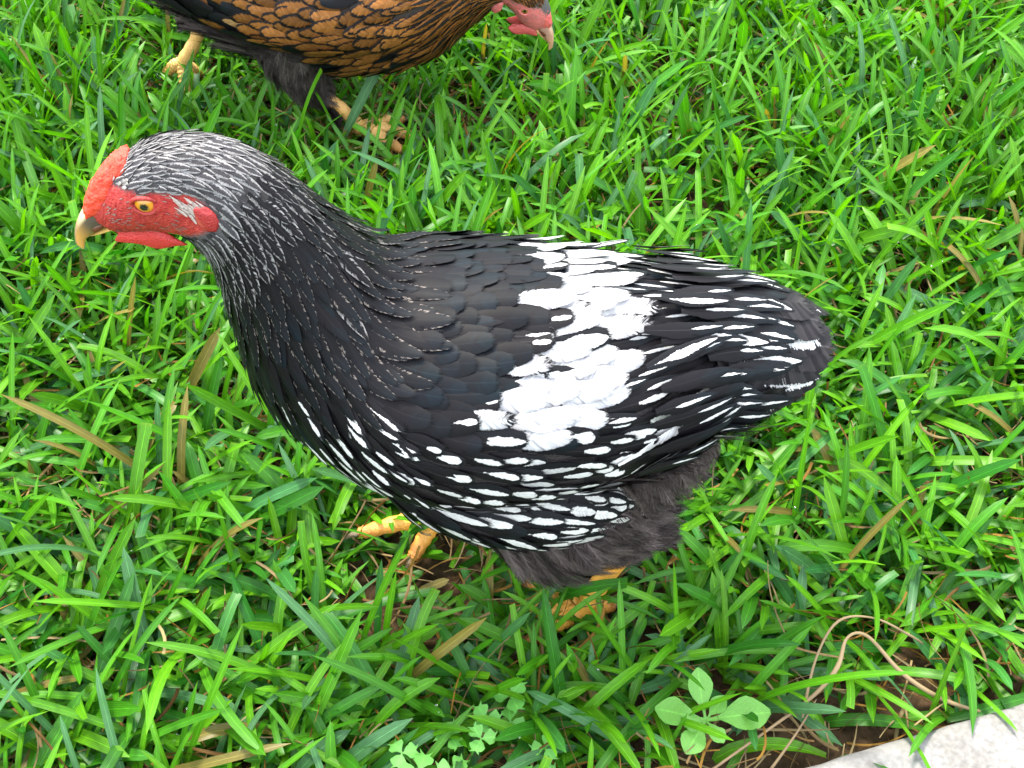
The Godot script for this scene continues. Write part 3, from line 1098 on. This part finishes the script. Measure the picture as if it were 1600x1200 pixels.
# ------------------------------------------------------------------ small plants
func leaf_geo(g: Geo, at: Vector3, dir: Vector3, length: float, wid: float, droop: float, notch: bool, stalk: float) -> void:
	var d := dir.normalized()
	var sd := d.cross(Vector3.UP).normalized()
	var first := g.v.size()
	var rows := 10
	var p := at
	var up := sd.cross(d)
	for r in rows:
		var v := float(r) / (rows - 1)
		if r > 0:
			var dd := (d - Vector3.UP * droop * v).normalized()
			p += dd * length / (rows - 1)
			up = sd.cross(dd)
		var w := wid * 0.5
		if v < stalk: w *= 0.12
		else:
			var q := (v - stalk) / (1.0 - stalk)
			w *= maxf(0.10, sin(PI * pow(q, 0.62 if not notch else 1.35)) if q < 0.999 else 0.0)
			if not notch: w = wid * 0.5 * maxf(0.12, pow(sin(PI * clampf(pow(q, 1.25) * 0.97 + 0.03, 0.0, 1.0)), 0.8))
		for k in 5:
			var x := k * 0.5 - 1.0
			var q2 := p + sd * w * x + up * (absf(x) * w * 0.18 + 0.0008 * sin(v * 17.0 + x * 3.0) * absf(x))
			if notch and r == rows - 1: q2 += d * length * (0.10 * absf(x) - 0.12 * (1.0 - absf(x))) + sd * wid * 0.28 * x
			g.add(q2, (up - sd * x * 0.2).normalized(), Vector2(k * 0.25, v))
	g.grid(first, rows, 5, true)

func weed_material(c: Color) -> StandardMaterial3D:
	var m := StandardMaterial3D.new()
	m.albedo_color = c
	var im := Image.create(64, 64, false, Image.FORMAT_RGB8)
	for y in 64:
		for x in 64:
			var u := absf(x / 31.5 - 1.0)
			var k := 0.86 + 0.1 * noise.get_noise_2d(x * 6.0, y * 6.0) + 0.14 * exp(-pow(u / 0.06, 2.0)) - 0.06 * exp(-pow(fmod(y / 64.0 + u * 0.25 + 1.0, 0.14) / 0.014, 2.0))
			im.set_pixel(x, y, Color(k, k, k))
	m.albedo_texture = ImageTexture.create_from_image(im)
	m.cull_mode = BaseMaterial3D.CULL_DISABLED
	m.roughness = 0.5
	m.backlight_enabled = true
	m.backlight = Color(0.7, 0.75, 0.4)
	return m

func weeds() -> void:
	var green := weed_material(Color(0.44, 0.70, 0.26))
	var o := thing("broadleaf_weed", Vector3(0.113, 0.0, -0.268))
	tag(o, "small pale green weed with rounded leaves near the kerb", "weed")
	var stem := Geo.new()
	tube(stem, [Vector3(0, 0, 0), Vector3(0.001, 0.02, 0.001), Vector3(0, 0.036, 0)], [0.0016, 0.0014, 0.0012], [Color.WHITE, Color.WHITE, Color.WHITE], 8)
	put(stem, green, "stem", o)
	for q in [[5.0, 0.038, 0.021, 0.12], [168.0, 0.030, 0.018, 0.2], [97.0, 0.030, 0.015, -0.5], [236.0, 0.024, 0.015, 0.4], [300.0, 0.017, 0.010, 0.1], [45.0, 0.018, 0.010, -0.4], [205.0, 0.016, 0.010, -0.3]]:
		var g := Geo.new()
		var a: float = deg_to_rad(q[0])
		leaf_geo(g, Vector3(0, 0.036, 0), Vector3(cos(a), 0.15, -sin(a)), q[1], q[2], q[3], false, 0.22)
		put(g, green, "leaf", o)
	var clover := weed_material(Color(0.40, 0.70, 0.27))
	var spots := [
		["clover patch of pale three part leaves at the bottom edge", Vector3(-0.040, 0, -0.240), 6, 0.026],
		["small clover sprig between grass blades above the bottom clover patch", Vector3(-0.006, 0, -0.268), 3, 0.014],
		["loose clover beside the bottom edge right of the larger patch", Vector3(0.012, 0, -0.236), 4, 0.018],
	]
	for s in spots:
		var c := thing("clover", s[1])
		tag(c, s[0], "clover", "clover growing in the lawn")
		for k in int(s[2]):
			var a := k * 2.4 + rng.randf() * 0.5
			var rr: float = s[3] * sqrt((k + 0.5) / s[2])
			var head := Vector3(cos(a) * rr, rng.randf_range(0.036, 0.052), sin(a) * rr)
			var st := Geo.new()
			tube(st, [Vector3(head.x * 0.4, 0, head.z * 0.4), Vector3(head.x * 0.7, head.y * 0.6, head.z * 0.7), head], [0.0007, 0.0006, 0.0006], [Color.WHITE, Color.WHITE, Color.WHITE], 6)
			var lf := Geo.new()
			var spin := rng.randf() * TAU
			var size := rng.randf_range(0.0085, 0.0120)
			for j in 3:
				var b := spin + TAU * j / 3.0
				leaf_geo(lf, head, Vector3(cos(b), rng.randf_range(-0.1, 0.25), sin(b)), size, size * 1.05, 0.15, true, 0.02)
			var leaf := put(lf, clover, "leaf", c)
			put(st, clover, "stalk", leaf)

func dry_vine() -> void:
	var o := thing("dry_runner", Vector3(0.2, 0, -0.28))
	tag(o, "dead tan runner of grass looping over the turf by the kerb", "dry stem")
	var m := StandardMaterial3D.new()
	m.vertex_color_use_as_albedo = true
	m.roughness = 0.8
	var tan_c := lin(134, 114, 82)
	var strands := DRY
	for s in strands:
		var g := Geo.new()
		var pts := []
		var rad := []
		var cols := []
		for q in s[1]:
			pts.append(Vector3(q[0], q[1], q[2]) - o.position)
			rad.append(s[0] * rng.randf_range(0.65, 1.45))
			cols.append(tan_c.lerp(lin(92, 74, 52), rng.randf() * 0.6))
		tube(g, pts, rad, cols, 8, 0.0, 6)
		put(g, m, "stem", o)

const DRY := [
	[0.0011, [[0.104, 0.022, -0.236], [0.148, 0.035, -0.262], [0.176, 0.045, -0.279], [0.190, 0.055, -0.292], [0.197, 0.062, -0.307], [0.210, 0.060, -0.309], [0.232, 0.042, -0.294], [0.258, 0.028, -0.284], [0.285, 0.018, -0.280]]],
	[0.0008, [[0.170, 0.034, -0.270], [0.180, 0.050, -0.300], [0.194, 0.062, -0.318], [0.216, 0.060, -0.321], [0.240, 0.045, -0.318], [0.254, 0.030, -0.319]]],
	[0.0007, [[0.178, 0.042, -0.278], [0.166, 0.034, -0.262], [0.150, 0.025, -0.244], [0.138, 0.020, -0.232]]],
]

# ------------------------------------------------------------------ the scene
func _ready() -> void:
	rng.seed = 20240
	noise.seed = 3
	noise.frequency = 0.05
	var cam := Camera3D.new()
	cam.name = "camera"
	add_child(cam)
	cam.fov = 38.0
	cam.near = 0.05
	cam.far = 200.0
	cam.position = Vector3(0, 0.66, 0)
	cam.rotation_degrees = Vector3(-50.0, 0, 0)
	cam.current = true
	var env := Environment.new()
	env.background_mode = Environment.BG_SKY
	var sky := Sky.new()
	var sm := ProceduralSkyMaterial.new()
	sm.sky_top_color = Color(0.90, 0.93, 0.98)
	sm.sky_horizon_color = Color(0.80, 0.83, 0.86)
	sm.sky_curve = 0.2
	sm.ground_bottom_color = Color(0.20, 0.22, 0.16)
	sm.ground_horizon_color = Color(0.5, 0.52, 0.48)
	sm.sky_energy_multiplier = 1.0
	sky.sky_material = sm
	env.sky = sky
	env.tonemap_mode = Environment.TONE_MAPPER_LINEAR
	env.tonemap_exposure = 4.7
	env.sdfgi_enabled = true
	env.ssao_enabled = true
	env.ssil_enabled = true
	var we := WorldEnvironment.new()
	we.name = "world_environment"
	we.environment = env
	add_child(we)
	var sun := DirectionalLight3D.new()
	sun.name = "sun"
	sun.light_energy = 0.7
	sun.light_angular_distance = 14.0
	sun.light_color = Color(1.0, 0.97, 0.92)
	sun.shadow_enabled = true
	sun.rotation_degrees = Vector3(-64.0, -150.0, 0)
	add_child(sun)

	ground()
	kerb()
	var front := {
		"at": Vector3(0.0, 0.0, -0.385), "turn": PI, "gold": false, "near": -1.0, "head_scale": 1.0,
		"eye": Vector3(0.158, 0.342, 0.0), "face": Vector3(0.796, -0.605, 0.0),
		"trunk": [
			[-0.138, 0.251, -0.129, 0.216, 0.027, 0.35, 0.0], [-0.122, 0.259, -0.112, 0.212, 0.035, 0.38, 0.0], [-0.102, 0.263, -0.092, 0.203, 0.038, 0.30, 0.0],
			[-0.078, 0.268, -0.070, 0.174, 0.046, 0.10, 0.0], [-0.045, 0.273, -0.038, 0.148, 0.059, 0.0, 0.0], [0.000, 0.276, 0.000, 0.136, 0.067, -0.05, 0.0],
			[0.034, 0.277, 0.052, 0.140, 0.068, -0.08, 0.0], [0.057, 0.281, 0.098, 0.166, 0.060, -0.06, 0.0], [0.074, 0.300, 0.130, 0.215, 0.046, 0.0, 0.0],
			[0.088, 0.320, 0.137, 0.262, 0.034, 0.0, 0.0], [0.105, 0.343, 0.139, 0.296, 0.026, 0.0, 0.0], [0.124, 0.358, 0.146, 0.312, 0.0215, 0.0, 0.0],
			[0.148, 0.362, 0.158, 0.316, 0.0185, 0.0, 0.0], [0.168, 0.353, 0.171, 0.316, 0.0165, 0.0, 0.0], [0.182, 0.340, 0.179, 0.315, 0.0120, 0.0, 0.0],
			[0.188, 0.331, 0.184, 0.318, 0.0080, 0.0, 0.0]],
		"thighs": [
			[[-0.082, 0.104, -0.072, 0.094, 0.010, 0.0, -0.024], [-0.070, 0.126, -0.036, 0.086, 0.018, 0.0, -0.032], [-0.056, 0.150, -0.004, 0.102, 0.028, 0.0, -0.038], [-0.034, 0.180, 0.026, 0.140, 0.030, 0.0, -0.034]],
			[[0.024, 0.108, 0.038, 0.104, 0.008, 0.0, 0.030], [0.010, 0.128, 0.048, 0.116, 0.020, 0.0, 0.032], [0.000, 0.150, 0.056, 0.140, 0.028, 0.0, 0.034], [0.000, 0.180, 0.050, 0.170, 0.030, 0.0, 0.034]],
			[[-0.098, 0.146, -0.082, 0.136, 0.010, 0.0, -0.008], [-0.106, 0.172, -0.056, 0.128, 0.027, 0.0, -0.010], [-0.102, 0.200, -0.036, 0.145, 0.036, 0.0, -0.006], [-0.088, 0.222, -0.018, 0.165, 0.036, 0.0, 0.0]]],
		"flanks": [
			[[-0.060, 0.164, -0.052, 0.130, 0.012, 0.0, -0.040], [-0.034, 0.184, -0.026, 0.128, 0.027, 0.0, -0.041], [0.005, 0.192, 0.012, 0.134, 0.033, 0.0, -0.038], [0.044, 0.194, 0.052, 0.148, 0.028, 0.0, -0.034], [0.074, 0.198, 0.080, 0.170, 0.016, 0.0, -0.026]],
			[[-0.060, 0.164, -0.052, 0.130, 0.012, 0.0, 0.040], [-0.034, 0.184, -0.026, 0.128, 0.027, 0.0, 0.041], [0.005, 0.192, 0.012, 0.134, 0.033, 0.0, 0.038], [0.044, 0.194, 0.052, 0.148, 0.028, 0.0, 0.034], [0.074, 0.198, 0.080, 0.170, 0.016, 0.0, 0.026]]],
		"legs": [
			{"hock": Vector3(-0.080, 0.090, -0.022), "foot": Vector3(-0.044, 0.014, -0.036), "toes": [Vector3(0.004, 0.014, -0.036), Vector3(-0.008, 0.014, -0.058), Vector3(-0.006, 0.014, -0.010), Vector3(-0.066, 0.014, -0.030)]},
			{"hock": Vector3(0.032, 0.104, 0.030), "foot": Vector3(0.048, 0.033, 0.024), "toes": [Vector3(0.102, 0.029, 0.015), Vector3(0.066, 0.022, 0.000), Vector3(0.082, 0.028, 0.052), Vector3(0.022, 0.030, 0.012)]}],
	}
	var h1 := hen("hen", front)
	tag(h1, "black and white laced hen with red face walking across the grass in front", "hen")
	var back := {
		"at": Vector3(-0.170, 0.0, -0.88), "turn": 0.0, "gold": true, "near": 1.0, "head_scale": 0.9,
		"eye": Vector3(0.181, 0.131, 0.0), "face": Vector3(0.52, -0.854, 0.0),
		"trunk": [
			[-0.215, 0.285, -0.205, 0.262, 0.012, 0.3, 0.0], [-0.190, 0.285, -0.175, 0.215, 0.035, 0.3, 0.0], [-0.150, 0.262, -0.135, 0.165, 0.045, 0.2, 0.0],
			[-0.110, 0.238, -0.100, 0.125, 0.054, 0.0, 0.0], [-0.060, 0.222, -0.055, 0.088, 0.064, 0.0, 0.0], [-0.005, 0.214, -0.005, 0.072, 0.070, 0.0, 0.0],
			[0.040, 0.210, 0.050, 0.072, 0.068, 0.0, 0.0], [0.080, 0.207, 0.100, 0.085, 0.058, 0.0, 0.0], [0.108, 0.204, 0.128, 0.108, 0.047, 0.0, 0.0],
			[0.130, 0.198, 0.146, 0.122, 0.036, 0.0, 0.0], [0.150, 0.188, 0.156, 0.128, 0.027, 0.0, 0.0], [0.168, 0.176, 0.163, 0.130, 0.0215, 0.0, 0.0],
			[0.184, 0.163, 0.171, 0.122, 0.0185, 0.0, 0.0], [0.194, 0.147, 0.178, 0.112, 0.0165, 0.0, 0.0], [0.201, 0.131, 0.187, 0.104, 0.0120, 0.0, 0.0],
			[0.204, 0.123, 0.194, 0.1035, 0.0080, 0.0, 0.0]],
		"thighs": [
			[[-0.012, 0.064, 0.002, 0.058, 0.007, 0.0, 0.036], [-0.036, 0.082, 0.002, 0.066, 0.017, 0.0, 0.033], [-0.048, 0.115, 0.006, 0.090, 0.027, 0.0, 0.031], [-0.050, 0.150, 0.020, 0.120, 0.036, 0.0, 0.032]],
			[[-0.112, 0.108, -0.104, 0.098, 0.008, 0.0, -0.028], [-0.100, 0.130, -0.076, 0.092, 0.020, 0.0, -0.030], [-0.080, 0.150, -0.040, 0.096, 0.030, 0.0, -0.032], [-0.050, 0.165, -0.010, 0.120, 0.034, 0.0, -0.032]]],
		"legs": [
			{"hock": Vector3(-0.004, 0.064, 0.038), "foot": Vector3(0.032, 0.022, 0.038), "toes": [Vector3(0.080, 0.016, 0.040), Vector3(0.070, 0.016, 0.062), Vector3(0.068, 0.016, 0.014), Vector3(0.012, 0.016, 0.034)]},
			{"hock": Vector3(-0.108, 0.106, -0.028), "foot": Vector3(-0.140, 0.048, -0.024), "toes": [Vector3(-0.130, 0.014, -0.022), Vector3(-0.136, 0.014, -0.002), Vector3(-0.128, 0.018, -0.044), Vector3(-0.158, 0.040, -0.024)]}],
	}
	var h2 := hen("hen", back)
	tag(h2, "brown hen with black edged feathers foraging at the top, partly cut off", "hen")
	lawn([[0.0, -0.385, 0.13, 0.10, 0.8], [-0.062, -0.372, 0.066, 0.058, 0.36], [0.070, -0.350, 0.035, 0.03, 0.5], [0.115, -0.258, 0.034, 0.030, 0.48], [-0.035, -0.232, 0.034, 0.024, 0.5], [-0.006, -0.260, 0.016, 0.016, 0.5], [0.200, -0.284, 0.05, 0.022, 0.5], [-0.17, -0.89, 0.22, 0.065, 0.62]])
	weeds()
	dry_vine()
